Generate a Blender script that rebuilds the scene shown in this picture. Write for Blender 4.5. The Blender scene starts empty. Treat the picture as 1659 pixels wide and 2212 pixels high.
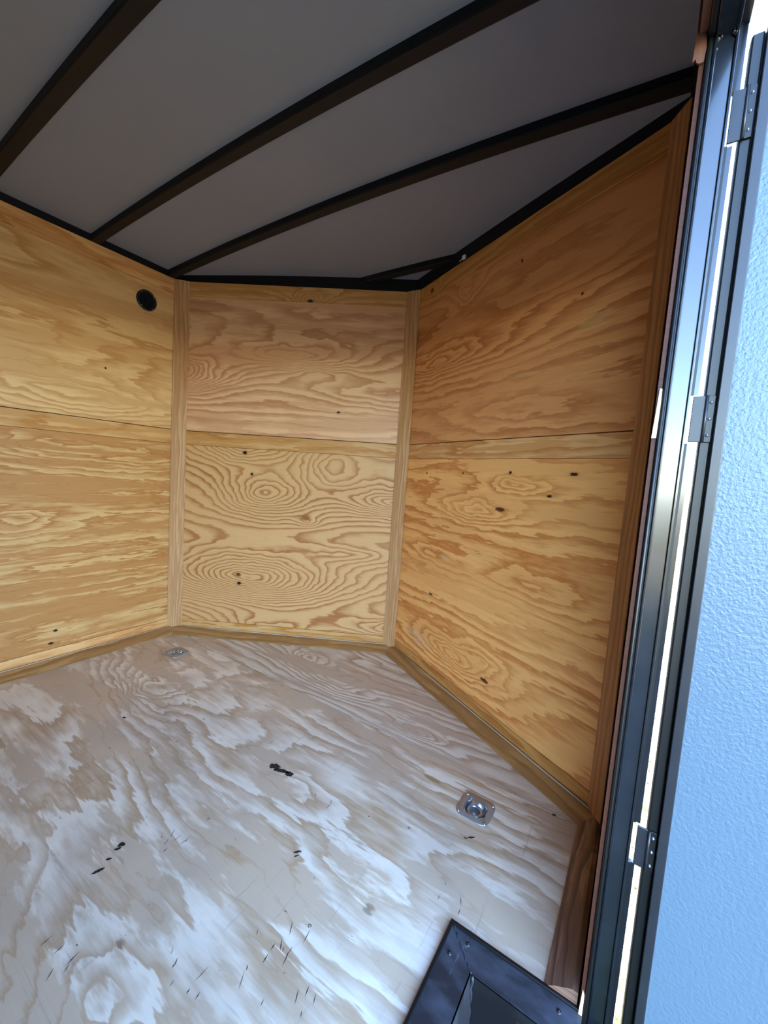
import bpy, bmesh, math, random
from mathutils import Matrix, Vector
random.seed(7)
sc = bpy.context.scene
COL = sc.collection

# ------------------------------------------------------------------ camera, sky, exposure
cam_d = bpy.data.cameras.new('camera'); cam = bpy.data.objects.new('camera', cam_d); COL.objects.link(cam)
cam_d.sensor_fit = 'HORIZONTAL'; cam_d.sensor_width = 36.0; cam_d.lens = 36.0 * 875.66 / 1659.0
cam_d.clip_start = 0.02; cam_d.clip_end = 500
cam.location = (2.12657, -1.24574, 0.93627)
cam.rotation_euler = (1.4799, -0.0688, 0.5757)
sc.camera = cam

world = bpy.data.worlds.new('sky'); sc.world = world; world.use_nodes = True
wt = world.node_tree; bg = wt.nodes['Background']
sky = wt.nodes.new('ShaderNodeTexSky'); sky.sky_type = 'NISHITA'
sky.sun_disc = True; sky.sun_elevation = math.radians(38); sky.sun_rotation = math.radians(-42)
sky.sun_intensity = 0.22; sky.air_density = 1.0; sky.dust_density = 0.4; sky.ozone_density = 3.0
wt.links.new(sky.outputs[0], bg.inputs[0]); bg.inputs[1].default_value = 0.30
vs = sc.view_settings; vs.view_transform = 'Standard'; vs.look = 'None'; vs.gamma = 1.0; vs.use_curve_mapping = False
vs.exposure = 3.6
sc.cycles.max_bounces = 8; sc.cycles.diffuse_bounces = 7; sc.cycles.glossy_bounces = 3

def portal(name, loc, rot, sx, sy):
    d = bpy.data.lights.new(name, 'AREA'); d.shape = 'RECTANGLE'; d.size = sx; d.size_y = sy
    d.cycles.is_portal = True
    o = bpy.data.objects.new(name, d); COL.objects.link(o); o.location = loc; o.rotation_euler = rot
portal('doorway_portal', (2.20, -0.95, 0.70), (0, math.radians(90), 0), 1.75, 0.92)

# ------------------------------------------------------------------ measures of the trailer (metres)
W = 2.12            # inside width
H = 1.854           # top edge of the wood lining
XT, YT = 1.0621, 0.5846     # nose tip
Y1 = -0.0227        # far nose corner
YJ = -0.4812        # front jamb of the side door
YB = -4.30          # rear end
DOOR_W = 0.92
YD = YJ - DOOR_W
ZHEAD = 1.585
CROWN = 0.030
def zc(x): return CROWN * (1 - ((x - W / 2) / (W / 2)) ** 2)

# ------------------------------------------------------------------ node helpers
class NT:
    def __init__(s, name):
        s.m = bpy.data.materials.new(name); s.m.use_nodes = True
        s.t = s.m.node_tree; s.b = s.t.nodes['Principled BSDF']
        s.tc = s.t.nodes.new('ShaderNodeTexCoord')
    def put(s, sock, v):
        if hasattr(v, 'is_output'): s.t.links.new(v, sock)
        elif isinstance(v, (tuple, list)):
            sock.default_value = tuple(v) + ((1,) if len(v) == 3 and len(sock.default_value) == 4 else ())
        else: sock.default_value = v
    def math(s, op, a, b=0.0, c=None, clamp=False):
        n = s.t.nodes.new('ShaderNodeMath'); n.operation = op; n.use_clamp = clamp
        s.put(n.inputs[0], a); s.put(n.inputs[1], b)
        if c is not None: s.put(n.inputs[2], c)
        return n.outputs[0]
    def add(s, a, b): return s.math('ADD', a, b)
    def mul(s, a, b): return s.math('MULTIPLY', a, b)
    def scale(s, vec, sx, sy, sz, ox=0, oy=0, oz=0):
        n = s.t.nodes.new('ShaderNodeVectorMath'); n.operation = 'MULTIPLY_ADD'
        s.put(n.inputs[0], vec); n.inputs[1].default_value = (sx, sy, sz); n.inputs[2].default_value = (ox, oy, oz)
        return n.outputs[0]
    def noise(s, vec, scale=1.0, detail=2.0, rough=0.5, dist=0.0):
        n = s.t.nodes.new('ShaderNodeTexNoise'); s.put(n.inputs['Vector'], vec)
        n.inputs['Scale'].default_value = scale; n.inputs['Detail'].default_value = detail
        n.inputs['Roughness'].default_value = rough; n.inputs['Distortion'].default_value = dist
        return n.outputs[0]
    def ramp(s, f, stops, interp='LINEAR'):
        n = s.t.nodes.new('ShaderNodeValToRGB'); r = n.color_ramp; r.interpolation = interp
        while len(r.elements) < len(stops): r.elements.new(0.5)
        for e, (p, c) in zip(r.elements, stops):
            e.position = p; e.color = (c, c, c, 1) if not isinstance(c, (tuple, list)) else tuple(c) + (1,)
        s.put(n.inputs[0], f); return n.outputs[0]
    def mix(s, f, a, b, op='MIX'):
        n = s.t.nodes.new('ShaderNodeMix'); n.data_type = 'RGBA'; n.blend_type = op
        s.put(n.inputs[0], f); s.put(n.inputs[6], a); s.put(n.inputs[7], b); return n.outputs[2]
    def bump(s, hgt, strength=0.2, dist=0.002):
        n = s.t.nodes.new('ShaderNodeBump'); n.inputs['Strength'].default_value = strength; n.inputs['Distance'].default_value = dist
        s.put(n.inputs['Height'], hgt); s.t.links.new(n.outputs[0], s.b.inputs['Normal'])
    def done(s, col=None, rough=0.5, metal=0.0, spec=0.5):
        if col is not None: s.put(s.b.inputs['Base Color'], col)
        s.put(s.b.inputs['Roughness'], rough); s.put(s.b.inputs['Metallic'], metal)
        s.put(s.b.inputs['Specular IOR Level'], spec)
        return s.m

def lin(r, g, b):
    f = lambda c: (c / 255 / 12.92) if c / 255 <= 0.04045 else ((c / 255 + 0.055) / 1.055) ** 2.4
    return (f(r), f(g), f(b))

def wood(name, pale, tan, dark, seed, kv=14, su=0.9, sv=4.5, amp=6.0, bumps=(), knots=(), soft=0.5, patch=0.4,
         tint=None, rough=0.5, jit=0.5, streak=0.12, specks=0.0, dirt=0.0, contrast=1.0, patches=(), warp=0.12, lw=0.4, pzs=0.9):
    """rotary cut softwood veneer: contour bands of a height field; grain runs along the object's local x"""
    n = NT(name); o = n.tc.outputs['Object']
    sx = n.t.nodes.new('ShaderNodeSeparateXYZ'); n.put(sx.inputs[0], o)
    u, v = sx.outputs[0], sx.outputs[1]
    big = n.noise(n.scale(o, su, sv, 0, seed, seed * 1.7, seed * 2.3), 1.0, 1.5, 0.45)
    mid = n.noise(n.scale(o, su * 4.5, sv * 3.6, 0, seed + 5, seed, 3.1), 1.0, 2.0, 0.5)
    fine = n.noise(n.scale(o, 24, 190, 0, seed, 1.7, 9), 1.0, 2.0, 0.6)
    zig = n.noise(n.scale(o, 9, 60, 0, seed * 3, 4.4, 2), 1.0, 2.0, 0.55)
    h = n.add(n.mul(big, amp), n.mul(mid, amp * 0.16))
    ow = o
    if bumps:
        wn = n.t.nodes.new('ShaderNodeTexNoise'); wn.inputs['Scale'].default_value = 1.0; wn.inputs['Detail'].default_value = 2.0
        n.put(wn.inputs['Vector'], n.scale(o, 7, 11, 0, seed, 2.2, 6))
        wa = n.t.nodes.new('ShaderNodeVectorMath'); wa.operation = 'MULTIPLY_ADD'
        n.put(wa.inputs[0], wn.outputs['Color']); wa.inputs[1].default_value = (warp, warp * 0.45, 0)
        wb = n.t.nodes.new('ShaderNodeVectorMath'); wb.operation = 'ADD'
        wa.inputs[2].default_value = (-warp / 2, -warp * 0.225, 0)
        n.put(wb.inputs[0], o); n.put(wb.inputs[1], wa.outputs[0]); ow = wb.outputs[0]
    h = n.add(h, n.mul(v, kv))
    h = n.add(h, n.mul(zig, jit)); h = n.add(h, n.mul(fine, jit * 0.25))
    for (bu, bv, a, ru, rv) in bumps:
        d = n.t.nodes.new('ShaderNodeVectorMath'); d.operation = 'LENGTH'
        n.put(d.inputs[0], n.scale(ow, 1 / ru, 1 / rv, 0, -bu / ru, -bv / rv, 0))
        d = d.outputs['Value']
        e = n.math('EXPONENT', n.mul(n.math('POWER', d, 1.5), -1.0))
        h = n.add(h, n.mul(e, a))
    ph = n.math('FRACT', h)
    # a ring: pale earlywood, then a tan latewood line that fades in and ends with a crisper edge
    band = n.ramp(ph, [(0.0, 0.06), (0.10, 0.0), (0.62 - 0.75 * lw, 0.06), (0.80 - 0.55 * lw, 0.25 + 0.55 * soft), (0.80, 0.9), (0.88, 1.0), (0.955, 0.72), (1.0, 0.06)])
    # some growth zones are wider and broader than others
    zone = n.noise(n.scale(o, su * 2.2, sv * 1.6, 0, seed * 5, 8, 1), 1.0, 3.0, 0.6)
    zone = n.ramp(zone, [(0.36, 0.0), (0.56, 1.0)])
    band = n.mul(band, n.add(n.mul(zone, 1.0 - patch), patch))
    pz = n.noise(n.scale(o, su * 1.9, sv * 3.2, 0, seed * 7, 3, 5), 1.0, 5.0, 0.62)
    pz = n.ramp(n.add(pz, n.mul(zig, 0.12)), [(0.54, 0.0), (0.60, 1.0)])
    band = n.math('MAXIMUM', band, n.mul(pz, patch * pzs))
    band = n.mul(band, contrast)
    col = n.mix(band, pale, tan)
    tone = n.noise(n.scale(o, su * 1.3, sv * 0.6, 0, seed * 2, 5, 7), 1.0, 3.0, 0.55)
    if tint is not None:
        col = n.mix(n.mul(n.ramp(tone, [(0.35, 0.0), (0.65, 1.0)]), 0.6), col, tint, 'MULTIPLY')
    for (bu, bv, ru, rv, pc, st) in patches:     # stained or bleached zones of the veneer itself
        d = n.t.nodes.new('ShaderNodeVectorMath'); d.operation = 'LENGTH'
        n.put(d.inputs[0], n.scale(o, 1 / ru, 1 / rv, 0, -bu / ru, -bv / rv, 0))
        dd = n.add(d.outputs['Value'], n.mul(n.add(pz, n.mul(zig, 1.4)), 0.5))
        mk = n.ramp(dd, [(0.75, 1.0), (1.25, 0.0)])
        col = n.mix(n.mul(mk, st), col, pc)
    fs = n.noise(n.scale(o, 7, 330, 0, seed, 2, 4), 1.0, 3.0, 0.7)
    k = n.add(n.mul(n.add(fs, -0.5), streak * 2.2), 1.0)
    kc = n.t.nodes.new('ShaderNodeCombineXYZ')
    for i in range(3): n.put(kc.inputs[i], k)
    col = n.mix(1.0, col, kc.outputs[0], 'MULTIPLY')
    kn = n.mul(n.add(n.noise(o, 160.0, 2.0, 0.6), -0.5), 1.1) if knots else None
    for (bu, bv, r, ex, kc_) in knots:
        d = n.t.nodes.new('ShaderNodeVectorMath'); d.operation = 'LENGTH'
        n.put(d.inputs[0], n.scale(o, 1 / (r * ex), 1 / r, 0, -bu / (r * ex), -bv / r, 0))
        dd = n.add(d.outputs['Value'], kn)
        halo = n.ramp(n.mul(dd, 0.5), [(0.0, 1.0), (0.45, 0.7), (0.9, 0.0)])
        col = n.mix(n.mul(halo, 0.45), col, tuple(c * 0.75 for c in tan))
        col = n.mix(n.ramp(n.mul(dd, 0.5), [(0.34, 1.0), (0.5, 0.0)]), col, kc_)
    if specks:
        s1 = n.noise(n.scale(o, 9, 14, 0, seed, 0, 0), 6.0, 2.0, 0.6)
        col = n.mix(n.ramp(s1, [(0.735, 0.0), (0.77, specks)]), col, dark)
    if dirt:
        g1 = n.noise(n.scale(o, 2.2, 2.6, 0, seed, 3, 1), 1.0, 6.0, 0.62)
        col = n.mix(n.mul(n.ramp(g1, [(0.42, 0.0), (0.70, 1.0)]), dirt), col, lin(150, 140, 132))
        sc1 = n.noise(n.scale(o, 1.2, 40, 0, 3, seed, 1), 1.0, 5.0, 0.75)   # scuffs along the sheet
        col = n.mix(n.mul(n.ramp(sc1, [(0.61, 0.0), (0.70, 1.0)]), dirt * 0.9), col, lin(120, 110, 104))
        sc2 = n.noise(n.scale(o, 46, 2.0, 0, 1, seed, 8), 1.0, 5.0, 0.75)
        col = n.mix(n.mul(n.ramp(sc2, [(0.62, 0.0), (0.70, 1.0)]), dirt * 0.7), col, lin(110, 104, 100))
    n.bump(n.noise(n.scale(o, 10, 260, 0, seed, 2, 4), 1.0, 1.0, 0.5), 0.15, 0.001)
    r = n.add(rough - 0.05, n.mul(band, 0.12))
    return n.done(col, r, 0.0, 0.35)

def plain(name, col, rough=0.5, metal=0.0, spec=0.5, noise=0.0, nscale=8.0, bump=0.0, bscale=200.0):
    n = NT(name); c = col
    o = n.tc.outputs['Object']
    if noise:
        f = n.noise(o, nscale, 5.0, 0.6)
        c = n.mix(n.ramp(f, [(0.3, 0.0), (0.7, 1.0)]), tuple(x * (1 - noise) for x in col), tuple(min(1, x * (1 + noise)) for x in col))
    if bump: n.bump(n.noise(o, bscale, 3.0, 0.5), bump, 0.001)
    return n.done(c, rough, metal, spec)

# ------------------------------------------------------------------ object helpers
WM = {}
def register(o, parent, mw):
    WM[o.name] = mw
    if parent is not None:
        o.parent = parent; o.matrix_parent_inverse = Matrix.Identity(4)
        o.matrix_local = WM[parent.name].inverted() @ mw
    else: o.matrix_local = mw
    COL.objects.link(o)
def tag(o, label=None, cat=None, group=None, kind=None):
    if label: o['label'] = label
    if cat: o['category'] = cat
    if group: o['group'] = group
    if kind: o['kind'] = kind
    return o
def empty(name, mw):
    o = bpy.data.objects.new(name, None); o.empty_display_size = 0.05; register(o, None, mw); return o
def mesh_obj(name, verts, faces, mat, parent=None, mw=None, smooth=False, bevel=0.0, seg=2):
    mw = mw or Matrix.Identity(4)
    me = bpy.data.meshes.new(name)
    bm = bmesh.new()
    vs_ = [bm.verts.new(v) for v in verts]
    for f in faces:
        try: bm.faces.new([vs_[i] for i in f])
        except ValueError: pass
    bmesh.ops.recalc_face_normals(bm, faces=bm.faces)
    if bevel:
        bmesh.ops.bevel(bm, geom=[e for e in bm.edges if e.is_manifold and e.calc_face_angle(0) > 0.35], offset=bevel, segments=seg, profile=0.5, affect='EDGES', clamp_overlap=True)
    for f in bm.faces: f.smooth = smooth
    bm.to_mesh(me); bm.free(); me.materials.append(mat)
    o = bpy.data.objects.new(name, me); register(o, parent, mw); return o
def frame(org, xd, yd):
    xd = Vector(xd).normalized(); yd = Vector(yd).normalized(); zd = xd.cross(yd).normalized(); yd = zd.cross(xd)
    m = Matrix.Identity(4)
    for i in range(3): m[i][0] = xd[i]; m[i][1] = yd[i]; m[i][2] = zd[i]; m[i][3] = org[i]
    return m
def box_vf(x0, x1, y0, y1, z0, z1):
    v = [(x, y, z) for z in (z0, z1) for y in (y0, y1) for x in (x0, x1)]
    f = [(0, 2, 3, 1), (4, 5, 7, 6), (0, 1, 5, 4), (2, 6, 7, 3), (0, 4, 6, 2), (1, 3, 7, 5)]
    return v, f
def box(name, x0, x1, y0, y1, z0, z1, mat, parent=None, mw=None, bevel=0.0, seg=2):
    v, f = box_vf(x0, x1, y0, y1, z0, z1); return mesh_obj(name, v, f, mat, parent, mw, False, bevel, seg)
def prism_vf(poly, a, b):
    n = len(poly); v = [(p[0], p[1], a) for p in poly] + [(p[0], p[1], b) for p in poly]
    f = [tuple(range(n)), tuple(range(2 * n - 1, n - 1, -1))] + [(i, (i + 1) % n, n + (i + 1) % n, n + i) for i in range(n)]
    return v, f
def prism(name, poly, a, b, mat, parent=None, mw=None, bevel=0.0):   # polygon in local xy, extruded along local z
    v, f = prism_vf(poly, a, b); return mesh_obj(name, v, f, mat, parent, mw, False, bevel)
def loft(name, ringA, ringB, mat, parent, xdir, bevel=0.0):
    """solid between two world-space rings; local x runs along xdir so that the wood grain follows it"""
    mw = frame(ringA[0], xdir, (0, 0, 1) if abs(Vector(xdir).normalized().z) < 0.9 else (1, 0, 0))
    inv = mw.inverted(); n = len(ringA)
    v = [inv @ Vector(p) for p in list(ringA) + list(ringB)]
    f = [tuple(range(n)), tuple(range(2 * n - 1, n - 1, -1))] + [(i, (i + 1) % n, n + (i + 1) % n, n + i) for i in range(n)]
    return mesh_obj(name, v, f, mat, parent, mw, False, bevel)
def lathe(name, prof, mat, parent, mw, n=32, smooth=True, closed=False):
    v = []; f = []; m = len(prof)
    for i in range(n):
        a = 2 * math.pi * i / n
        for r, z in prof: v.append((r * math.cos(a), r * math.sin(a), z))
    for i in range(n):
        j = (i + 1) % n
        for k in range(m if closed else m - 1): f.append((i * m + k, j * m + k, j * m + (k + 1) % m, i * m + (k + 1) % m))
    bm_o = mesh_obj(name, v, f, mat, parent, mw, smooth)
    return bm_o
def merge(parts):
    v = []; f = []
    for pv, pf in parts:
        o = len(v); v += list(pv); f += [tuple(i + o for i in q) for q in pf]
    return v, f
def tube_vf(path, r, n=10, closed=False):
    v = []; f = []; P = [Vector(p) for p in path]; m = len(P)
    for i, p in enumerate(P):
        t = (P[(i + 1) % m] - P[i - 1]) if closed else (P[min(i + 1, m - 1)] - P[max(i - 1, 0)])
        t.normalize(); a = t.orthogonal().normalized() if abs(t.z) > 0.95 else Vector((0, 0, 1)).cross(t).normalized()
        b = t.cross(a)
        for k in range(n):
            w = 2 * math.pi * k / n; v.append(p + a * (r * math.cos(w)) + b * (r * math.sin(w)))
    for i in range(m if closed else m - 1):
        j = (i + 1) % m
        for k in range(n): f.append((i * n + k, j * n + k, j * n + (k + 1) % n, i * n + (k + 1) % n))
    if not closed:
        f.append(tuple(range(n))); f.append(tuple(range(m * n - 1, m * n - n - 1, -1)))
    return v, f
def T(x, y, z): return Matrix.Translation((x, y, z))

# ------------------------------------------------------------------ materials
KB = lin(28, 16, 12); KR = lin(96, 44, 22)
PALE = lin(212, 166, 108); TAN = lin(182, 122, 54); DRK = lin(60, 34, 18)
PALE2 = lin(205, 158, 106); TAN2 = lin(172, 112, 68)
PALE3 = lin(205, 152, 86); TAN3 = lin(172, 108, 48)
m_fw_low = wood('veneer_far_lower', lin(212, 170, 112), lin(174, 114, 54), DRK, 1.3, kv=9, su=0.55, sv=5.0, amp=10, jit=1.5, patch=0.85, soft=0.3, lw=0.6, streak=0.16, specks=0.6,
                bumps=[(-0.60, 0.95, 3, .25, .06), (-0.67, 0.65, 3, .12, .05), (-0.2, 0.93, 2, .3, .04)],
                knots=[(-0.55, 0.152, .006, 1.6, KB), (-0.567, 0.098, .006, 2, KB)])
m_fw_up = wood('veneer_far_upper', lin(228, 188, 130), lin(196, 142, 86), DRK, 2.9, kv=10, su=0.5, sv=3.2, amp=11, jit=0.8, patch=0.6, soft=0.5, streak=0.12, specks=0.5,
               bumps=[(-0.62, 1.21, 4.5, .42, .10), (-0.30, 1.18, 3, .28, .08), (-0.75, 1.40, 2.5, .3, .05)],
               knots=[(-0.359, 1.334, .005, 1, KB)])
m_nl_low = wood('veneer_nose_lower', lin(216, 170, 114), lin(168, 106, 56), DRK, 4.2, kv=20, su=0.5, sv=2.2, amp=6, jit=0.35, patch=0.6, soft=0.35, streak=0.10, specks=0.45, lw=0.25, warp=0.10, pzs=0.12,
                bumps=[(0.42, 0.335, 18, .50, .135), (0.50, 0.79, 10, .24, .12), (1.24, 0.80, 10, .36, .07), (0.56, 0.04, 9, .28, .09), (1.26, 0.11, 10, .36, .07),
                       (0.38, 1.04, 9, .28, .09), (0.74, 0.66, 3.0, .06, .03), (0.85, 0.98, -3.5, .12, .12), (0.95, 0.50, 4, .28, .05)],
                knots=[(0.366, 0.345, .011, 1.4, lin(110, 62, 28)), (0.371, 0.297, .010, 1.2, KB), (0.377, 1.003, .010, 1.3, KB), (0.419, 0.893, .008, 1.0, KB),
                       (0.711, 0.688, .005, 1.3, KB), (0.72, 0.68, .014, 1.5, lin(150, 96, 44))])
m_nl_up = wood('veneer_nose_upper', lin(236, 196, 150), lin(196, 138, 98), DRK, 6.1, kv=16, su=0.5, sv=2.6, amp=9, jit=0.7, patch=0.5, soft=0.6, streak=0.12, specks=0.4,
               tint=lin(246, 222, 214), bumps=[(0.62, 1.52, 7, .42, .08), (0.0, 1.40, 11, .22, .09), (1.1, 1.34, 4, .5, .08), (0.75, 1.42, -3, .2, .05)],
               knots=[(0.862, 1.242, .006, 1.8, KB)], patches=[(0.12, 1.74, .35, .07, lin(178, 112, 78), .55), (0.06, 1.45, .16, .16, lin(176, 112, 76), .35)])
m_nr_low = wood('veneer_near_lower', lin(250, 190, 116), lin(206, 126, 62), DRK, 7.7, pzs=0.45, kv=13, su=0.45, sv=3.2, amp=8, jit=1.1, patch=0.5, soft=0.5, streak=0.15, specks=0.45,
                bumps=[(0.78, 0.93, 3.4, .13, .030), (0.57, 0.825, 4.6, .22, .045), (0.70, 0.25, 3.0, .11, .040), (0.50, 0.19, 6, .24, .055), (0.90, 0.60, 3, .30, .07), (0.30, 0.58, 2, .25, .04)],
                knots=[(0.706, 0.839, .009, 3.0, KR), (0.708, 0.179, .008, 3.2, KR), (0.919, 0.905, .005, 2.2, KB), (0.999, 0.978, .006, 3, KB), (0.209, 0.959, .005, 1, KB), (0.475, 0.967, .005, 1, KB),
                       (0.739, 0.976, .006, 1.2, KB), (0.317, 0.404, .006, 2.5, lin(60, 58, 58))],
                patches=[(0.42, 0.58, .14, .05, lin(222, 190, 140), .6), (0.25, 0.20, .22, .12, lin(222, 190, 146), .45)])
m_nr_up = wood('veneer_near_upper', lin(224, 160, 102), lin(180, 112, 62), DRK, 9.4, pzs=0.45, kv=12, su=0.45, sv=2.8, amp=8, jit=1.0, patch=0.45, soft=0.6, streak=0.16, specks=0.45,
               bumps=[(0.40, 1.715, 3.2, .08, .045), (0.20, 1.46, 5, .36, .06), (0.85, 1.60, 2.5, .4, .06), (0.70, 1.20, 2.5, .4, .06)],
               knots=[(0.14, 1.813, .010, 1.5, KR), (0.699, 1.718, .007, .7, KB), (0.96, 1.517, .005, 1, KB)],
               patches=[(1.0, 1.42, .12, .07, lin(214, 176, 116), .5), (0.75, 1.30, .22, .06, lin(206, 172, 118), .35)])
m_strip = [wood('strip_veneer_%d' % i, [PALE, PALE2, PALE3, lin(230, 180, 120)][i % 4], [TAN, TAN2, TAN3, lin(192, 126, 66)][i % 4], DRK, 11 + i * 1.37, kv=10, su=1.2, sv=8, amp=7, jit=0.8,
                patch=0.6, soft=0.5, specks=0.4) for i in range(4)]
m_strip_nl = wood('nose_top_strip_veneer', PALE, TAN, DRK, 17.3, kv=24, su=0.8, sv=6, amp=7, jit=0.6, patch=0.6, soft=0.4, bumps=[(0.687, 1.80, 6, .09, .03)], knots=[(0.687, 1.787, .008, 2.0, KB)])
m_strip_nr = wood('near_top_strip_veneer', PALE3, TAN3, DRK, 18.9, kv=20, su=0.6, sv=5, amp=6, jit=0.6, patch=0.6, soft=0.5, bumps=[(0.14, 1.815, 4, .05, .03)], knots=[(0.14, 1.813, .011, 1.3, KR)])
m_board = wood('corner_board_wood', lin(208, 164, 118), lin(176, 126, 78), DRK, 21.4, kv=70, su=1.0, sv=9, amp=7, jit=0.4, patch=0.7, soft=0.5, streak=0.16, specks=0.3)
m_board2 = wood('near_corner_board_wood', lin(190, 140, 94), lin(154, 108, 68), DRK, 23.1, kv=40, su=1.0, sv=7, amp=5, jit=0.4, patch=0.5, soft=0.8, streak=0.16)
m_trim = wood('base_trim_wood', lin(176, 132, 80), lin(140, 94, 50), DRK, 25.2, kv=60, su=1.4, sv=9, amp=5, jit=0.5, patch=0.6, soft=0.6, streak=0.2, specks=0.6)
m_trim2 = wood('dark_base_trim_wood', lin(158, 122, 102), lin(92, 68, 56), DRK, 27.9, kv=50, su=1.4, sv=9, amp=5, jit=0.5, patch=0.7, soft=0.6, streak=0.3, specks=0.4)  # darker, greyer and more streaked than the other base trims
FP = (0.94, 0.84, 0.68); FT = (0.54, 0.36, 0.205)
m_floor = wood('floor_plywood', FP, FT, lin(40, 36, 34), 31.7, kv=10, su=1.0, sv=2.3, amp=10.5, jit=0.9, pzs=1.1, patch=0.62, soft=0.45, streak=0.06, lw=0.5, specks=0.8, dirt=0.4, rough=0.42, warp=0.2,
               bumps=[(0.51, -0.40, 4.5, .17, .10), (1.43, -0.97, 3, .14, .09), (1.10, -0.85, 2, .2, .16), (1.36, -0.43, 1.5, .10, .05)],
               patches=[(1.66, -0.13, .05, .02, lin(166, 138, 88), .8), (1.37, -0.90, .03, .02, lin(128, 108, 84), .8), (1.72, -0.56, .025, .02, lin(140, 118, 92), .7)])
m_floor2 = wood('nose_floor_plywood', (0.84, 0.77, 0.64), (0.50, 0.335, 0.205), lin(40, 36, 34), 35.1, kv=16, su=0.9, sv=3.0, amp=11, jit=0.5, patch=0.7, soft=0.4, lw=0.4, streak=0.05, specks=0.4, dirt=0.2, rough=0.42, warp=0.15,
                bumps=[(0.80, 0.22, 4, .10, .06), (1.05, 0.14, 5, .20, .07), (1.53, 0.05, 4, .09, .03)])

m_black = plain('black_paint', lin(34, 36, 42), 0.34, 0.0, 0.5, 0.15, 30, 0.05, 300)
m_bow = plain('black_bow_paint', lin(6, 9, 18), 0.55, 0.0, 0.3, 0.2, 20)
m_rubber = plain('black_rubber', lin(14, 15, 18), 0.4, 0.0, 0.5)
m_core = plain('dark_wall_core', lin(26, 22, 20), 0.9)
m_ceil = plain('grey_ceiling_skin', (0.235, 0.265, 0.345), 0.55, 0, 0.4, 0.03, 3)
m_zinc = plain('zinc_plated_steel', (0.40, 0.40, 0.40), 0.42, 0.6, 0.5, 0.08, 60)
m_zinc2 = plain('bright_zinc_steel', (0.50, 0.55, 0.62), 0.34, 0.9)
m_alu = plain('bare_aluminium_edge', (0.75, 0.76, 0.78), 0.35, 1.0)
m_skin = plain('black_exterior_skin', lin(24, 24, 26), 0.3)
m_vent = plain('black_vent_plastic', lin(26, 30, 40), 0.4)
m_caulk = plain('grey_caulk', lin(196, 186, 172), 0.6)
m_white = plain('white_plastic', lin(225, 228, 235), 0.4)
m_splint2 = wood('old_splintered_wood', lin(120, 82, 66), lin(84, 54, 42), DRK, 45, kv=40, su=2, sv=20, amp=4, streak=0.3)
m_splint = wood('raw_splintered_wood', lin(226, 196, 156), lin(190, 140, 100), DRK, 41, kv=40, su=2, sv=20, amp=4, streak=0.3)
m_plyedge = wood('ply_edge', lin(84, 46, 32), lin(58, 30, 20), DRK, 43, kv=300, su=1, sv=30, amp=3, streak=0.3)

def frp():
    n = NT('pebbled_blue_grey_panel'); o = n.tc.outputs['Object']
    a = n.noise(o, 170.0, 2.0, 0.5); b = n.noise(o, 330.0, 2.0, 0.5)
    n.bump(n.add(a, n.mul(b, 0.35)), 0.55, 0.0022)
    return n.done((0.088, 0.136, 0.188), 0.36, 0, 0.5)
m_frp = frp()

def scuffed(name, col, rough=0.36, spec=0.5, coat=0.0, sk=1.0):
    n = NT(name); o = n.tc.outputs['Object']
    a = n.noise(n.scale(o, 6, 14, 6), 1.0, 6.0, 0.62); b = n.noise(n.scale(o, 40, 8, 30), 1.0, 4.0, 0.7)
    c = n.mix(n.ramp(a, [(0.45, 0.0), (0.75, 0.32 * sk)]), col, lin(120, 130, 148))
    c = n.mix(n.ramp(b, [(0.66, 0.0), (0.72, 0.4 * sk)]), c, lin(150, 155, 165))
    n.b.inputs['Coat Weight'].default_value = coat; n.b.inputs['Coat Roughness'].default_value = 0.08
    return n.done(c, n.add(rough, n.mul(a, 0.2)), 0, spec)
m_step = scuffed('scuffed_black_step', lin(36, 38, 44))
m_well = scuffed('dark_well_steel', lin(14, 15, 19), 0.4, 0.4, 0.0, 0.25)
m_jamb = scuffed('scuffed_black_jamb', lin(14, 18, 26), 0.10, 0.7, 0.3, 0.12)

def ground_mat():
    n = NT('gravel_and_dry_grass'); o = n.tc.outputs['Object']
    g = n.noise(o, 30.0, 6.0, 0.8); l = n.noise(o, 0.5, 4.0, 0.6)
    c1 = n.ramp(g, [(0.35, lin(30, 29, 27)), (0.5, lin(100, 98, 92)), (0.65, lin(176, 172, 164))])
    c2 = n.ramp(g, [(0.35, lin(24, 34, 16)), (0.5, lin(66, 80, 40)), (0.65, lin(140, 142, 96))])
    c = n.mix(n.ramp(l, [(0.47, 0.0), (0.58, 1.0)]), c1, c2)
    n.bump(g, 0.6, 0.03); return n.done(c, 0.95, 0, 0.1)
m_ground = ground_mat()

# ------------------------------------------------------------------ ground outside
g = box('ground', -120, 120, -120, 120, -0.62, -0.52, m_ground)
tag(g, 'sunlit gravel and dry grass outside the trailer', kind='structure')

# ------------------------------------------------------------------ walls
A_FAR = frame((0, 0, 0), (0, 1, 0), (0, 0, 1))                 # local x = +y, local y = up, local z = into the room
dL = Vector((XT, YT - Y1, 0)); LL = dL.length
A_NL = frame((0, Y1, 0), dL, (0, 0, 1))
dR = Vector((W - XT, -YT, 0)); LR = dR.length
A_NR = frame((XT, YT, 0), dR, (0, 0, 1))
A_NEAR = frame((W, 0, 0), (0, -1, 0), (0, 0, 1))
ZM = 1.0985       # seam between the upper and lower sheet
ZS = 0.072        # thickness of the horizontal strips
PT = 0.010        # sheet thickness

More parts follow.
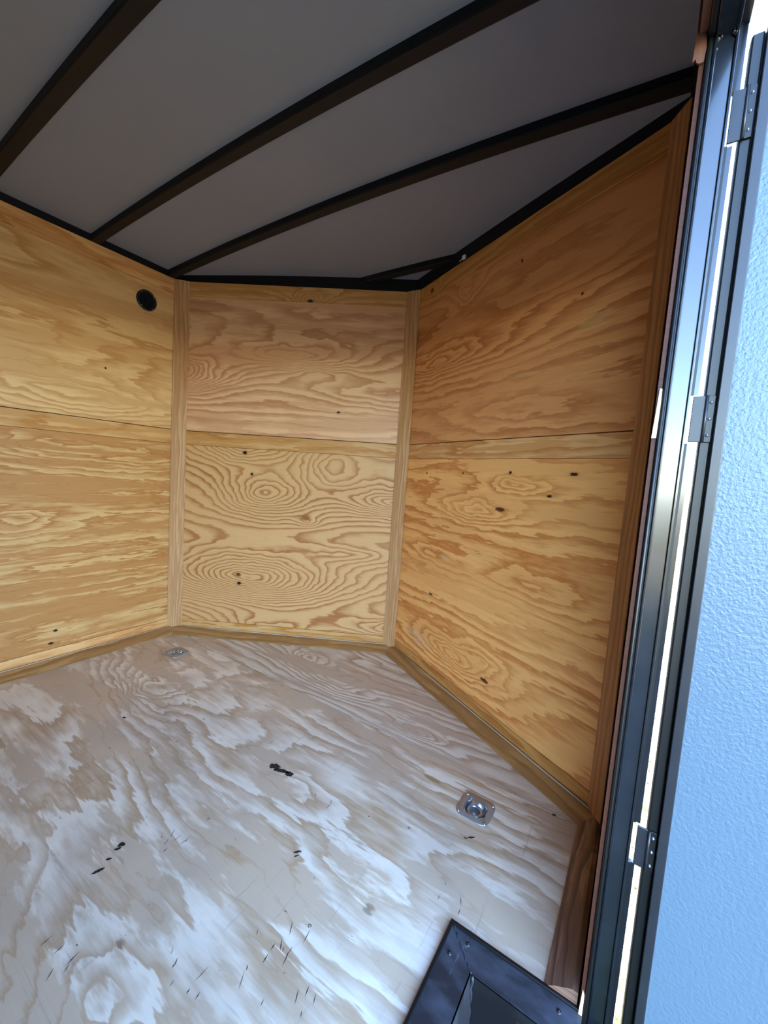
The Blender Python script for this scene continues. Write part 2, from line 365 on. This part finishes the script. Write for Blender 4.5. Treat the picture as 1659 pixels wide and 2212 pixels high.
def wall(name, mw, x0, x1, mats, label):
    """a framed wall: dark core, two sheets and three horizontal strips (u0, u1 along the wall)"""
    core = box(name, x0 - 0.02, x1 + 0.02, -0.12, H + 0.07, -0.045, -PT - 0.001, m_core, None, mw)
    tag(core, label, kind='structure')
    gsm = 0.0014
    box('plywood_panel', x0, x1, ZM + gsm, H - ZS - 0.001, -PT, 0, mats[0], core, mw, 0.0008, 1)
    box('plywood_panel', x0, x1, ZS + 0.0008, ZM - ZS - 0.001, -PT, -0.0005, mats[1], core, mw, 0.0008, 1)
    for i, (a, b) in enumerate(((H - ZS, H), (ZM - ZS, ZM - gsm), (0.001, ZS))):
        box('batten_strip', x0, x1, a, b, -PT, 0.0028, mats[2 + i], core, mw, 0.0014, 1)
    return core
w_far = wall('wall_left', A_FAR, YB, Y1, [m_fw_up, m_fw_low, m_strip[3], m_strip[0], m_strip[3]], 'far side wall lined with varnished plywood sheets and strips')
w_nl = wall('wall_front_left', A_NL, 0.0, LL, [m_nl_up, m_nl_low, m_strip_nl, m_strip[0], m_strip[0]], 'middle nose wall of swirly plywood between two corner boards')
w_nr = wall('wall_front_right', A_NR, 0.0, LR, [m_nr_up, m_nr_low, m_strip_nr, m_strip[3], m_strip[2]], 'right nose wall of orange brown plywood beside the door jamb')
# near side wall: pieces around the door opening
w_nr2 = box('wall_right', 0.0, -YJ - 0.035, -0.12, H + 0.07, -0.045, -PT - 0.001, m_core, None, A_NEAR)
tag(w_nr2, 'near side wall holding the open door, seen edge on', kind='structure')
box('plywood_panel', 0.0, -YJ, 0.0, H, -PT, -0.0035, m_plyedge, w_nr2, A_NEAR, 0.0006, 1)
box('plywood_panel', -YJ, -YD, ZHEAD + 0.012, H, -PT, 0, m_splint2, w_nr2, A_NEAR)
box('plywood_panel', -YD, -YB, 0, H, -PT, 0, m_fw_up, w_nr2, A_NEAR)
box('wall_core', -YJ - 0.036, -YD, ZHEAD + 0.04, H + 0.07, -0.045, -PT - 0.001, m_core, w_nr2, A_NEAR)
box('wall_core', -YD + 0.035, -YB, -0.12, H + 0.07, -0.045, -PT - 0.001, m_core, w_nr2, A_NEAR)

# ------------------------------------------------------------------ corner boards
def corner_board(name, p1, p2, z0, z1, th, mat, label):
    p1 = Vector((*p1, 0)); p2 = Vector((*p2, 0)); d = (p2 - p1).normalized(); n = Vector((d.y, -d.x, 0))
    ring = [p1, p1 + n * th, p2 + n * th, p2]
    mw = frame((p1.x, p1.y, z0), (0, 0, 1), d)
    inv = mw.inverted()
    A = [inv @ (Vector((p.x, p.y, z0))) for p in ring]; B = [inv @ (Vector((p.x, p.y, z1))) for p in ring]
    o = mesh_obj(name, A + B, [(0, 1, 2, 3), (7, 6, 5, 4)] + [(i, (i + 1) % 4, 4 + (i + 1) % 4, 4 + i) for i in range(4)], mat, None, mw, False, 0.0012, 1)
    return tag(o, label, kind='structure')
corner_board('trim_1', (0.0, -0.048), (0.0495, 0.0055), 0.0, H, 0.006, m_board, 'pale vertical board bridging the far wall and nose wall corner')
corner_board('trim_2', (1.0215, 0.5615), (1.0915, 0.568), 0.0, H, 0.006, m_board, 'vertical board covering the nose tip corner')
corner_board('trim_3', (2.083, 0.0205), (2.12, -0.035), 0.0, H, 0.004, m_board2, 'dark brown vertical board in the corner beside the door jamb')

# ------------------------------------------------------------------ base trims (mitred cants)
def offl(a, b, t):
    d = (Vector(b) - Vector(a)).normalized(); return Vector(a) + Vector((d.y, -d.x)) * t, d
def isect(l1, l2):
    (a, d), (b, e) = l1, l2
    det = d.x * (-e.y) + e.x * d.y
    s = ((b - a).x * (-e.y) + e.x * (b - a).y) / det
    return a + d * s
PL = [(0, YB), (0, Y1), (XT, YT), (W, 0), (W, YJ)]
PROF = [(0.0, 0.0005), (0.056, 0.0005), (0.056, 0.0045), (0.040, 0.016), (0.016, 0.030), (0.010, 0.033), (0.0, 0.033)]
def trim_ring(i):
    out = []
    for (t, z) in PROF:
        if i == 0: p = offl(PL[0], PL[1], t)[0]
        elif i == len(PL) - 1: p = offl(PL[-2], PL[-1], t)[0] + Vector((0, YJ))
        else: p = isect(offl(PL[i - 1], PL[i], t), offl(PL[i], PL[i + 1], t))
        out.append((p.x, p.y, z))
    return out
rings = [trim_ring(i) for i in range(len(PL))]
rings[4] = [(p[0], YJ + 0.004, p[2]) for p in [(W - t, 0, z) for t, z in PROF]]
for i, (nm, mt, lb) in enumerate((('baseboard_left', m_trim, 'brown cant strip along the foot of the far wall'), ('baseboard_front_left', m_trim, 'reddish cant strip along the foot of the middle nose wall'),
                                  ('baseboard_front_right', m_trim, 'long brown cant strip along the foot of the right nose wall'), ('baseboard_right', m_trim2, 'dark grey brown cant strip running to the step well'))):
    a, b = rings[i], rings[i + 1]
    o = loft(nm, a, b, mt, None, Vector(b[0]) - Vector(a[0])); tag(o, lb, kind='structure')
    if i in (0, 1, 2):
        q0 = Vector(a[5]); q1 = Vector(b[5])
        v, f = tube_vf([q0.lerp(q1, 0.001), q0.lerp(q1, 0.33) , q0.lerp(q1, 0.66), q0.lerp(q1, 0.999)], 0.0022, 6)
        inv = WM[o.name].inverted(); mesh_obj('caulk_bead', [inv @ Vector(p) for p in v], f, m_caulk, o, WM[o.name], True)

# ------------------------------------------------------------------ floor
flo = box('floor', -0.05, W + 0.03, YB, 0.62, -0.09, -0.0185, m_core)
SX0 = 1.8795; SYF = YJ + 0.001     # step well cut-out
me = flo.data
bm = bmesh.new()
def addb(bm, *a):
    v, f = box_vf(*a); vv = [bm.verts.new(p) for p in v]
    for q in f: bm.faces.new([vv[i] for i in q])
addb(bm, -0.05, SX0 + 0.02, YB, 0.0, -0.09, -0.0185); addb(bm, SX0 + 0.02, W + 0.045, SYF - 0.02, 0.0, -0.09, -0.0185); addb(bm, SX0 + 0.02, W + 0.045, YB, YD, -0.09, -0.0185)
vv, ff = prism_vf([(-0.05, 0.0), (W + 0.05, 0.0), (W - 0.02, 0.06), (XT + 0.05, 0.62), (XT - 0.05, 0.62), (0.0, 0.06)], -0.09, -0.0185)
nv = [bm.verts.new(p) for p in vv]
for q in ff: bm.faces.new([nv[i] for i in q])
bmesh.ops.recalc_face_normals(bm, faces=bm.faces); bm.to_mesh(me); bm.free()
tag(flo, 'scuffed bare plywood floor of the trailer', kind='structure')
YS = -0.029
gs = 0.0018
pl_main = prism('plywood_panel', [(0, -1.249), (SX0 + 0.004, -1.249), (SX0 + 0.004, SYF - 0.004), (W - 0.001, SYF - 0.004), (W - 0.001, YS - gs), (0, YS - gs)], -0.018, 0.0, m_floor, flo)
prism('plywood_panel', [(0, YB), (W, YB), (W, YD - 0.01), (SX0 + 0.004, YD - 0.01), (SX0 + 0.004, -1.252), (0, -1.252)], -0.018, 0.0, m_floor, flo)
prism('plywood_panel', [(0, YS + gs), (W - 0.001, YS + gs), (W - 0.001, -0.001), (XT, YT - 0.001), (0.001, Y1)], -0.018, 0.0, m_floor2, flo)

# ------------------------------------------------------------------ ceiling, top channel and roof bows
nx = 16
def ceil_sheet():
    v = []; f = []
    xs = [-0.03 + (W + 0.06) * i / nx for i in range(nx + 1)]
    for zoff in (0.0, 0.03):
        for x in xs:
            yf = (Y1 + (YT - Y1) * max(x, 0) / XT if x < XT else YT * (W - x) / (W - XT)) + 0.03
            z = H + 0.026 + zc(min(max(x, 0), W)) + zoff
            v.append((x, YB, z)); v.append((x, max(yf, 0.0), z))
    n = (nx + 1) * 2
    for i in range(nx):
        a = 2 * i
        f += [(a, a + 2, a + 3, a + 1), (n + a, n + a + 1, n + a + 3, n + a + 2), (a + 1, a + 3, n + a + 3, n + a + 1), (a, n + a, n + a + 2, a + 2)]
    f += [(0, 1, n + 1, n), (n - 2, 2 * n - 2, 2 * n - 1, n - 1)]
    return v, f
v, f = ceil_sheet(); ce = mesh_obj('ceiling', v, f, m_ceil)
tag(ce, 'dull grey ceiling skin above the black roof bows', kind='structure')
def channel(name, a, b, label):
    a = Vector(a); b = Vector(b); d = (b - a).normalized(); n = Vector((d.y, -d.x))
    N = 12; v = []; f = []
    for i in range(N + 1):
        p = a.lerp(b, i / N); zt = H + 0.040 + zc(min(max(p.x, 0), W))
        for off, z in ((0.006, H + 0.0005), (0.006, zt), (-0.04, zt), (-0.04, H + 0.0005)):
            q = p + n * off; v.append((q.x, q.y, z))
    for i in range(N):
        for k in range(4): f.append((i * 4 + k, i * 4 + (k + 1) % 4, (i + 1) * 4 + (k + 1) % 4, (i + 1) * 4 + k))
    f += [(0, 1, 2, 3), (N * 4 + 3, N * 4 + 2, N * 4 + 1, N * 4)]
    tag(mesh_obj(name, v, f, m_bow), label, kind='structure')
channel('trim_4', PL[0], PL[1], 'black steel channel along the top of the far wall')
channel('trim_5', PL[1], PL[2], 'black steel channel along the top of the middle nose wall')
channel('trim_6', PL[2], PL[3], 'black steel channel along the top of the right nose wall')
channel('trim_7', PL[3], (W, YB), 'black steel channel along the top of the near wall')
def bow(y0, y1, x0, x1, label, cat=True):
    N = 20; v = []; f = []
    prof = [(y0, 0.026), (y0, 0.004), (y0 + 0.003, 0.0), (y1 - 0.003, 0.0), (y1, 0.004), (y1, 0.026)]
    xc = (x0 + x1) / 2
    for i in range(N + 1):
        x = x0 + (x1 - x0) * i / N
        for y, z in prof: v.append((x, y, H + z + zc(x) + 0.0005))
    k = len(prof)
    for i in range(N):
        for j in range(k): f.append((i * k + j, i * k + (j + 1) % k, (i + 1) * k + (j + 1) % k, (i + 1) * k + j))
    f += [tuple(range(k)), tuple(range((N + 1) * k - 1, N * k - 1, -1))]
    o = mesh_obj('roof_bow', v, f, m_bow)
    tag(o, label, 'roof beam', 'black roof bows under the ceiling')
bow(-0.086, -0.046, 0.0, W, 'black steel roof bow running from the far nose corner to the door jamb')
bow(-0.422, -0.384, 0.0, W, 'second black steel roof bow from the nose, over the round vent wall')
bow(-0.787, -0.747, 0.0, W, 'black steel roof bow crossing the upper left corner of the photo')
bow(0.435, 0.470, 0.80, 1.32, 'short black roof bow tucked into the nose tip')

# ------------------------------------------------------------------ tie-down rings
def tie_down(name, loc, rz, label):
    mw = T(*loc) @ Matrix.Rotation(rz, 4, 'Z')
    e = empty(name, mw); tag(e, label, 'tie-down ring', 'recessed tie-down rings in the floor')
    # plate: rounded square annulus with a square-round dish pressed into it
    N = 48; hx, hy, rc = 0.0485, 0.0485, 0.014
    def rr(hx, hy, r, k):
        a = 2 * math.pi * k / N; c, s = math.cos(a), math.sin(a)
        p = 4.5 if r < 0.5 else 2.0
        q = (abs(c / hx) ** p + abs(s / hy) ** p) ** (-1 / p)
        return q * c, q * s
    v = []; f = []
    levels = [(hx, hy, 0, 0.0006), (hx, hy, 0, 0.0022), (hx - .001, hy - .001, 0, 0.0030), (0.032, 0.031, 0, 0.0030)]
    for (a, b, r, z) in levels:
        for k in range(N):
            x, y = rr(a, b, r, k); v.append((x, y, z))
    for l in range(len(levels) - 1):
        for k in range(N): f.append((l * N + k, l * N + (k + 1) % N, (l + 1) * N + (k + 1) % N, (l + 1) * N + k))
    mesh_obj('plate', v, f, m_zinc, e, mw, True)
    v = []; f = []
    lev = [(0.032, 0.031, 4.5, 0.0030, 0), (0.0300, 0.0290, 4, 0.0010, 0), (0.0265, 0.0255, 3, -0.008, -0.001), (0.022, 0.021, 2.4, -0.0125, -0.001), (0.010, 0.010, 2, -0.0135, -0.001), (0.002, 0.002, 2, -0.0125, -0.001)]
    for (a, b, pw, z, dy) in lev:
        for k in range(N):
            an = 2 * math.pi * k / N; c, s = math.cos(an), math.sin(an)
            q = (abs(c / a) ** pw + abs(s / b) ** pw) ** (-1 / pw); v.append((q * c, q * s + dy, z))
    for l in range(len(lev) - 1):
        for k in range(N): f.append((l * N + k, l * N + (k + 1) % N, (l + 1) * N + (k + 1) % N, (l + 1) * N + k))
    f.append(tuple((len(lev) - 1) * N + k for k in range(N)))
    mesh_obj('dish', v, f, m_zinc2, e, mw, True)
    path = []
    for k in range(36):
        a = 2 * math.pi * k / 36; path.append((0.0185 * math.cos(a), -0.006 + 0.0175 * math.sin(a), -0.0035 + 0.002 * math.sin(a)))
    v, f = tube_vf(path, 0.0042, 10, True); mesh_obj('ring', v, f, m_zinc2, e, mw, True)
    # bracket that holds the ring
    N2 = 8; v = []; f = []
    for i in range(N2 + 1):
        a = math.pi * i / N2
        for x in (-0.0185, 0.0185): v.append((x, 0.0185 - 0.0085 * math.cos(a), 0.0028 + 0.0062 * math.sin(a) - 0.004 * (i / N2 < 0.3)))
    for i in range(N2): f.append((2 * i, 2 * i + 1, 2 * i + 3, 2 * i + 2))
    f += [tuple(range(0, 2 * N2 + 2, 2)), tuple(range(1, 2 * N2 + 2, 2))]
    mesh_obj('bracket', v, f, m_zinc2, e, mw, True)
    for sx in (-1, 1):
        for sy in (-1, 1):
            lathe('screw', [(0.0, 0.0062), (0.0018, 0.0060), (0.0019, 0.0048), (0.0028, 0.0048), (0.0029, 0.0058), (0.0045, 0.0045), (0.0052, 0.0030)], m_zinc2, e, mw @ T(sx * 0.0385, sy * 0.0375, 0), 14)
def pocket(ob, x, y):
    a, b = prism_vf([(x + 0.0325 * math.cos(k * math.pi / 12), y + 0.0325 * math.sin(k * math.pi / 12)) for k in range(24)], -0.016, 0.01)
    c = mesh_obj('pocket_cutter', a, b, m_core)
    md = ob.modifiers.new('pocket', 'BOOLEAN'); md.operation = 'DIFFERENCE'; md.object = c; md.solver = 'EXACT'
    bpy.context.view_layer.update()
    new = bpy.data.meshes.new_from_object(ob.evaluated_get(bpy.context.evaluated_depsgraph_get()))
    ob.modifiers.clear(); ob.data = new; bpy.data.objects.remove(c)
pocket(pl_main, 1.8125, -0.1575); pocket(pl_main, 0.281, -0.160)
tie_down('tie_down_ring', (1.8125, -0.1575, 0), 0.0, 'silver recessed tie-down ring in the floor nearer the door')
tie_down('tie_down_ring', (0.281, -0.160, 0), math.radians(4), 'silver recessed tie-down ring by the far wall corner')

# ------------------------------------------------------------------ round wall vent
vm = frame((0.0005, -0.1838, 1.697), (0, 1, 0), (0, 0, 1))
ve = empty('wall_vent', vm); tag(ve, 'round black louvred vent high on the far wall', 'vent')
lathe('rim', [(0.0475, 0.0), (0.0475, 0.004), (0.045, 0.0062), (0.0385, 0.0066), (0.0375, 0.004), (0.0375, 0.0006), (0.0, 0.0006)], m_vent, ve, vm, 40)
for k in range(13):
    y = -0.033 + 0.0055 * k; hw = math.sqrt(max(0.0374 ** 2 - y * y, 0)) - 0.0008
    vv = [(-hw, y - 0.0018, 0.0012), (hw, y - 0.0018, 0.0012), (hw, y + 0.0006, 0.0062), (-hw, y + 0.0006, 0.0062), (-hw, y - 0.0004, 0.0012), (hw, y - 0.0004, 0.0012), (hw, y + 0.0018, 0.0062), (-hw, y + 0.0018, 0.0062)]
    mesh_obj('slat', vv, [(0, 1, 2, 3), (7, 6, 5, 4), (0, 4, 5, 1), (2, 6, 7, 3), (0, 3, 7, 4), (1, 5, 6, 2)], m_vent, ve, vm)
box('centre_rib', -0.0012, 0.0012, -0.036, 0.036, 0.0015, 0.0068, m_vent, ve, vm)
for a in (0.7, 2.3, 4.0, 5.4):
    lathe('screw', [(0.0, 0.0014), (0.0016, 0.0012), (0.0022, 0.0)], m_zinc, ve, vm @ T(0.042 * math.cos(a), 0.042 * math.sin(a), 0.0062), 10)

# ------------------------------------------------------------------ step well in the doorway
sm = T(SX0, SYF, 0.0)
se = empty('step_well', sm); tag(se, 'black steel step well with flanged rim set into the doorway floor', 'step')
XI = 1.945 - SX0; YI = -0.062; XO = W + 0.044 - SX0; YE = YD - SYF
def flange(name, poly): prism(name, poly, 0.0005, 0.004, m_step, se, sm, 0.0008)
flange('rim', [(0, 0), (XI, YI), (XI, YE - YI), (0, YE)])
flange('rim', [(0, 0), (XO - 0.034, 0), (XO - 0.034, YI), (XI, YI)])
flange('rim', [(0, YE), (XI, YE - YI), (XO - 0.034, YE - YI), (XO - 0.034, YE)])
box('raised_edge', -0.004, 0.003, YE, 0.004, 0.0005, 0.009, m_rubber, se, sm, 0.0012)
box('raised_edge', 0.003, XO - 0.034, -0.003, 0.004, 0.0005, 0.009, m_rubber, se, sm, 0.0012)
ZW = -0.20
mesh_obj('side_panel', [(XI, YI, 0.004), (XI, YE - YI, 0.004), (XI + 0.012, YE - YI, ZW), (XI + 0.012, YI, ZW), (XI - 0.003, YI, 0.004), (XI - 0.003, YE - YI, 0.004), (XI - 0.003, YE - YI, ZW), (XI - 0.003, YI, ZW)],
         [(0, 1, 2, 3), (7, 6, 5, 4), (0, 4, 5, 1), (1, 5, 6, 2), (2, 6, 7, 3), (3, 7, 4, 0)], m_step, se, sm)
box('end_panel', XI, XO - 0.02, YI, YI + 0.003, ZW, 0.0038, m_well, se, sm)
box('end_panel', XI, XO - 0.02, YE - YI - 0.003, YE - YI, ZW, 0.0038, m_well, se, sm)
box('tread', XI, XO + 0.03, YE - YI, YI, ZW - 0.004, ZW, m_well, se, sm)
# weld line along the mitre and down the inner corner
wp = [(0.004 + (XI - 0.004) * t + 0.0012 * math.sin(t * 40), (YI) * (t) - 0.001 + 0.0015 * math.cos(t * 31), 0.0046) for t in [i / 22 for i in range(23)]]
v, f = tube_vf(wp, 0.0017, 6); mesh_obj('weld_bead', v, f, m_step, se, sm, True)
wp = [(XI + 0.003 + 0.0015 * math.sin(t * 37), YI - 0.002, 0.004 + (ZW - 0.004) * t) for t in [i / 22 for i in range(23)]]
v, f = tube_vf(wp, 0.003, 6); mesh_obj('weld_bead', v, f, m_step, se, sm, True)
for (x, y) in ((0.042, -0.019), (0.018, -0.055), (0.215, -0.022), (0.02, -0.30), (0.02, -0.6)):
    lathe('screw', [(0.0, 0.0032), (0.0016, 0.0030), (0.0017, 0.002), (0.0030, 0.0026), (0.0042, 0.0008), (0.0045, 0.0)], m_black, se, sm @ T(x, y, 0.004), 12)

# ------------------------------------------------------------------ door frame (front jamb, header, rear jamb)
fm = T(2.15, YJ, -0.22)
fe = empty('door_frame', fm); tag(fe, 'glossy black steel door frame around the side doorway', 'door frame')
I4 = Matrix.Identity(4)
HINGES = [1.470, 1.051, 0.358]
def fbox(name, *a, mat=None, bevel=0.0): 
    v, f = box_vf(*a); inv = fm.inverted()
    return mesh_obj(name, [inv @ Vector(p) for p in v], f, mat or m_jamb, fe, fm, False, bevel)
jp, jf = prism_vf([(2.1395, YJ), (2.1665, YJ + 0.0032), (2.1665, YJ + 0.034), (2.1395, YJ + 0.034)], -0.22, ZHEAD + 0.03)
mesh_obj('jamb', [fm.inverted() @ Vector(p) for p in jp], jf, m_jamb, fe, fm, False, 0.0008)
fbox('jamb_bead', 2.1385, 2.1425, YJ - 0.003, YJ + 0.002, -0.22, ZHEAD, bevel=0.001)
fbox('jamb_bead', 2.1630, 2.1665, YJ - 0.002, YJ + 0.002, -0.22, ZHEAD, bevel=0.0008)
fbox('weather_strip', 2.1305, 2.1390, YJ - 0.001, YJ + 0.03, -0.22, ZHEAD + 0.012, mat=m_rubber, bevel=0.003)
v, f = tube_vf([(2.1335, YJ - 0.002, -0.22), (2.1335, YJ - 0.002, 0.6), (2.1335, YJ - 0.002, ZHEAD)], 0.0028, 8)
inv = fm.inverted(); mesh_obj('weather_bulb', [inv @ Vector(p) for p in v], f, m_rubber, fe, fm, True)
zs = [-0.22] + sorted(sum([[z - 0.036, z + 0.036] for z in HINGES], [])) + [ZHEAD + 0.03]
for i in range(0, len(zs), 2): fbox('lip_seal', 2.1666, 2.1700, YJ + 0.003, YJ + 0.012, zs[i], zs[i + 1], mat=m_rubber); fbox('outer_lip', 2.1700, 2.1760, YJ + 0.006, YJ + 0.012, zs[i], zs[i + 1], mat=m_jamb)
# header
fbox('header', 2.1395, 2.1665, YD - 0.034, YJ + 0.034, ZHEAD + 0.0, ZHEAD + 0.05, bevel=0.0015)
fbox('header_lip', 2.1666, 2.1770, YD - 0.034, YJ + 0.009, ZHEAD + 0.008, ZHEAD + 0.05, mat=m_black, bevel=0.001)
fbox('header_seal', 2.1305, 2.1390, YD, YJ - 0.001, ZHEAD + 0.002, ZHEAD + 0.012, mat=m_rubber, bevel=0.002)
fbox('jamb', 2.1395, 2.1665, YD - 0.034, YD, -0.22, ZHEAD + 0.03, bevel=0.0015)
fbox('weather_strip', 2.1305, 2.1390, YD - 0.03, YD, -0.22, ZHEAD + 0.012, mat=m_rubber)
fbox('sill', 2.1305, 2.1800, YD, YJ, -0.235, -0.205, mat=m_black)
# weld blobs in the upper corner
for (x, z, r) in ((2.1425, ZHEAD - 0.003, .0035), (2.146, ZHEAD - 0.001, .0025), (2.160, ZHEAD - 0.0015, .0025), (2.163, ZHEAD - 0.004, .003), (2.1415, ZHEAD - 0.016, .0028)):
    lathe('weld_blob', [(0.0, r), (r * .7, r * .7), (r, 0.0)], m_black, fe, frame((x, YJ + 0.0005, z), (1, 0, 0), (0, 0, 1)), 10)

# ------------------------------------------------------------------ open door (swung outward, inner face towards the photographer)
dm = T(2.1893, YJ + 0.004, -0.17) @ Matrix.Rotation(-0.0045, 4, 'Y')
ZD0, ZD1 = 0.0, 1.747      # door height in local z
de = empty('door_1', dm); tag(de, 'side door swung open, pale pebbled inner panel in a black frame', kind='structure')
DWd = 0.90
box('door_slab', 0.0, DWd, 0.010, 0.030, ZD0, ZD1, m_skin, de, dm)
box('edge_flange', 0.0, 0.0138, 0.0, 0.010, ZD0, ZD1 - 0.004, m_rubber, de, dm, 0.002)
box('door_rail', 0.0150, 0.0282, -0.010, 0.010, ZD0, ZD1, m_black, de, dm, 0.0012)
box('door_rail', DWd - 0.03, DWd, -0.010, 0.010, ZD0, ZD1, m_black, de, dm, 0.0012)
box('door_rail', 0.0283, DWd - 0.0302, -0.010, 0.010, ZD1 - 0.012, ZD1, m_black, de, dm, 0.0012)
box('door_rail', 0.0283, DWd - 0.0302, -0.010, 0.010, ZD0, ZD0 + 0.03, m_black, de, dm, 0.0012)
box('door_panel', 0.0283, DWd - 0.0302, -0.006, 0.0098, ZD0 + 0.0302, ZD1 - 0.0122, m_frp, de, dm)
# hinges
for z in HINGES:
    hz = z + 0.17
    hm = dm @ T(0.0, 0.0, hz)
    h = box('hinge', -0.0138, 0.003, -0.0030, 0.0005, -0.034, 0.034, m_black, de, hm, 0.0008)
    box('hinge_leaf', 0.003, 0.0130, -0.0030, -0.0002, -0.034, 0.034, m_rubber, h, hm, 0.0006)
    v, f = tube_vf([(0.003, -0.0045, -0.034), (0.003, -0.0045, 0.0), (0.003, -0.0045, 0.034)], 0.0022, 10)
    mesh_obj('hinge_pin', v, f, m_black, h, hm, True)
    for q in (-0.024, 0.0, 0.024):
        lathe('rivet', [(0.0, 0.0024), (0.0016, 0.0019), (0.0026, 0.0)], m_zinc2, h, hm @ frame((0.0085, -0.003, q), (1, 0, 0), (0, 0, 1)), 10)

# ------------------------------------------------------------------ torn wood at the jamb, small bits
def shard(name, pts, th, mat, parent, mw):
    prism(name, pts, 0, th, mat, parent, mw)
em = frame((W, YJ - 0.0006, 0), (0, 0, 1), (1, 0, 0))      # x up, y outward
shard('wood_splinter', [(1.022, 0.0035), (1.022, 0.0098), (1.072, 0.0104), (1.097, 0.0100), (1.098, 0.0068), (1.060, 0.0052)], 0.003, m_splint, w_nr2, em @ T(0, 0, -0.003))
shard('wood_splinter', [(1.556, 0.0035), (1.556, 0.009), (1.575, 0.0105), (1.60, 0.0075), (1.66, 0.010), (1.66, -0.004), (1.60, -0.003), (1.562, -0.0045), (1.564, -0.001), (1.559, 0.0)], 0.003, m_splint2, w_nr2, em @ T(0, 0, -0.003))
shard('wood_splinter', [(-0.03, 0.002), (-0.03, 0.0095), (0.045, 0.0098), (0.052, 0.006)], 0.003, m_splint, w_nr2, em @ T(0, 0, -0.003))

# ------------------------------------------------------------------ dark spilled sealant and scrapes on the floor
m_mark = plain('black_sealant', lin(26, 28, 36), 0.5)
def blot(name, cx, cy, lx, ly, ang, seed, label=None):
    r = random.Random(seed); N = 26; pts = []
    for k in range(N):
        a = 2 * math.pi * k / N; s = 0.72 + 0.42 * r.random()
        x, y = lx * s * math.cos(a), ly * s * math.sin(a)
        pts.append((cx + x * math.cos(ang) - y * math.sin(ang), cy + x * math.sin(ang) + y * math.cos(ang)))
    prism(name, pts, 0.0001, 0.0006, m_mark, flo)
for b in ((1.238, -0.392, .019, .012, .3, 1), (1.268, -0.393, .025, .008, .35, 2), (1.297, -0.3865, .015, .010, .2, 3), (1.150, -0.797, .009, .006, .9, 4), (1.155, -0.808, .008, .0035, 1.1, 5), (1.166, -0.832, .006, .003, 1, 6),
          (1.178, -0.858, .014, .004, 1.25, 7), (1.836, -0.255, .010, .0025, .7, 8), (1.825, -0.266, .006, .0015, .2, 9), (1.502, -0.557, .009, .0025, .9, 10), (1.508, -0.566, .006, .0015, .9, 11), (2.003, -0.038, .006, .004, .4, 12), (0.632, -0.555, .008, .004, .3, 13)):
    blot('sealant_fleck', *b)
rs = random.Random(5)
for (cx, cy, n_, sp) in ((1.60, -0.70, 9, .05), (1.24, -0.72, 6, .04), (1.50, -0.86, 7, .06), (1.66, -0.78, 8, .07), (1.30, -0.98, 5, .05), (1.45, -0.42, 3, .05), (1.86, -0.42, 4, .05), (0.95, -0.50, 4, .12), (1.10, -0.30, 4, .15)):
    for k in range(n_):
        x = cx + rs.uniform(-sp, sp); y = cy + rs.uniform(-sp, sp) * 0.6; a = 1.9 + rs.uniform(-.35, .35); l = rs.uniform(.004, .014); w = rs.uniform(.0004, .0009)
        if x > 1.872 and y < -0.47: continue
        dx, dy = math.cos(a), math.sin(a)
        prism('scratch', [(x - dx * l, y - dy * l), (x + dy * w, y - dx * w), (x + dx * l, y + dy * l), (x - dy * w, y + dx * w)], 0.0001, 0.0003, m_mark, flo)
for i, (x, y) in enumerate(((0.64, -0.03), (1.39, -0.038), (1.10, -0.038), (1.95, -0.04), (1.69, -0.33), (1.64, -0.66), (0.9, -0.6), (1.25, -0.63))):
    lathe('floor_screw', [(0.0, -0.0006), (0.0018, -0.0005), (0.0026, 0.0002), (0.0036, 0.0003), (0.0038, 0.0)], m_zinc2, flo, T(x, y, 0.0003), 10)

# white connector lying in the top channel
cm = A_NR @ T(0.375, H - 0.001, 0.006)
cw = box('wire_connector', -0.008, 0.008, 0.001, 0.016, 0.0, 0.010, m_white, None, cm, 0.0015); tag(cw, 'tiny white plastic connector stuck in the black channel above the right nose wall', 'connector')
v, f = tube_vf([(-0.008, 0.006, 0.005), (-0.02, 0.003, 0.006), (-0.03, 0.004, 0.004)], 0.0018, 6); mesh_obj('wire', v, f, m_white, cw, cm, True)

# ------------------------------------------------------------------ the closed rear end behind the photographer
rw = box('wall_back', -0.05, W + 0.05, YB - 0.05, YB, -0.12, H + 0.09, m_core); tag(rw, 'rear wall of the trailer behind the photographer', kind='structure')
box('plywood_panel', 0.0, W, YB + 0.0005, YB + 0.010, 0.0, H, m_fw_up, rw)
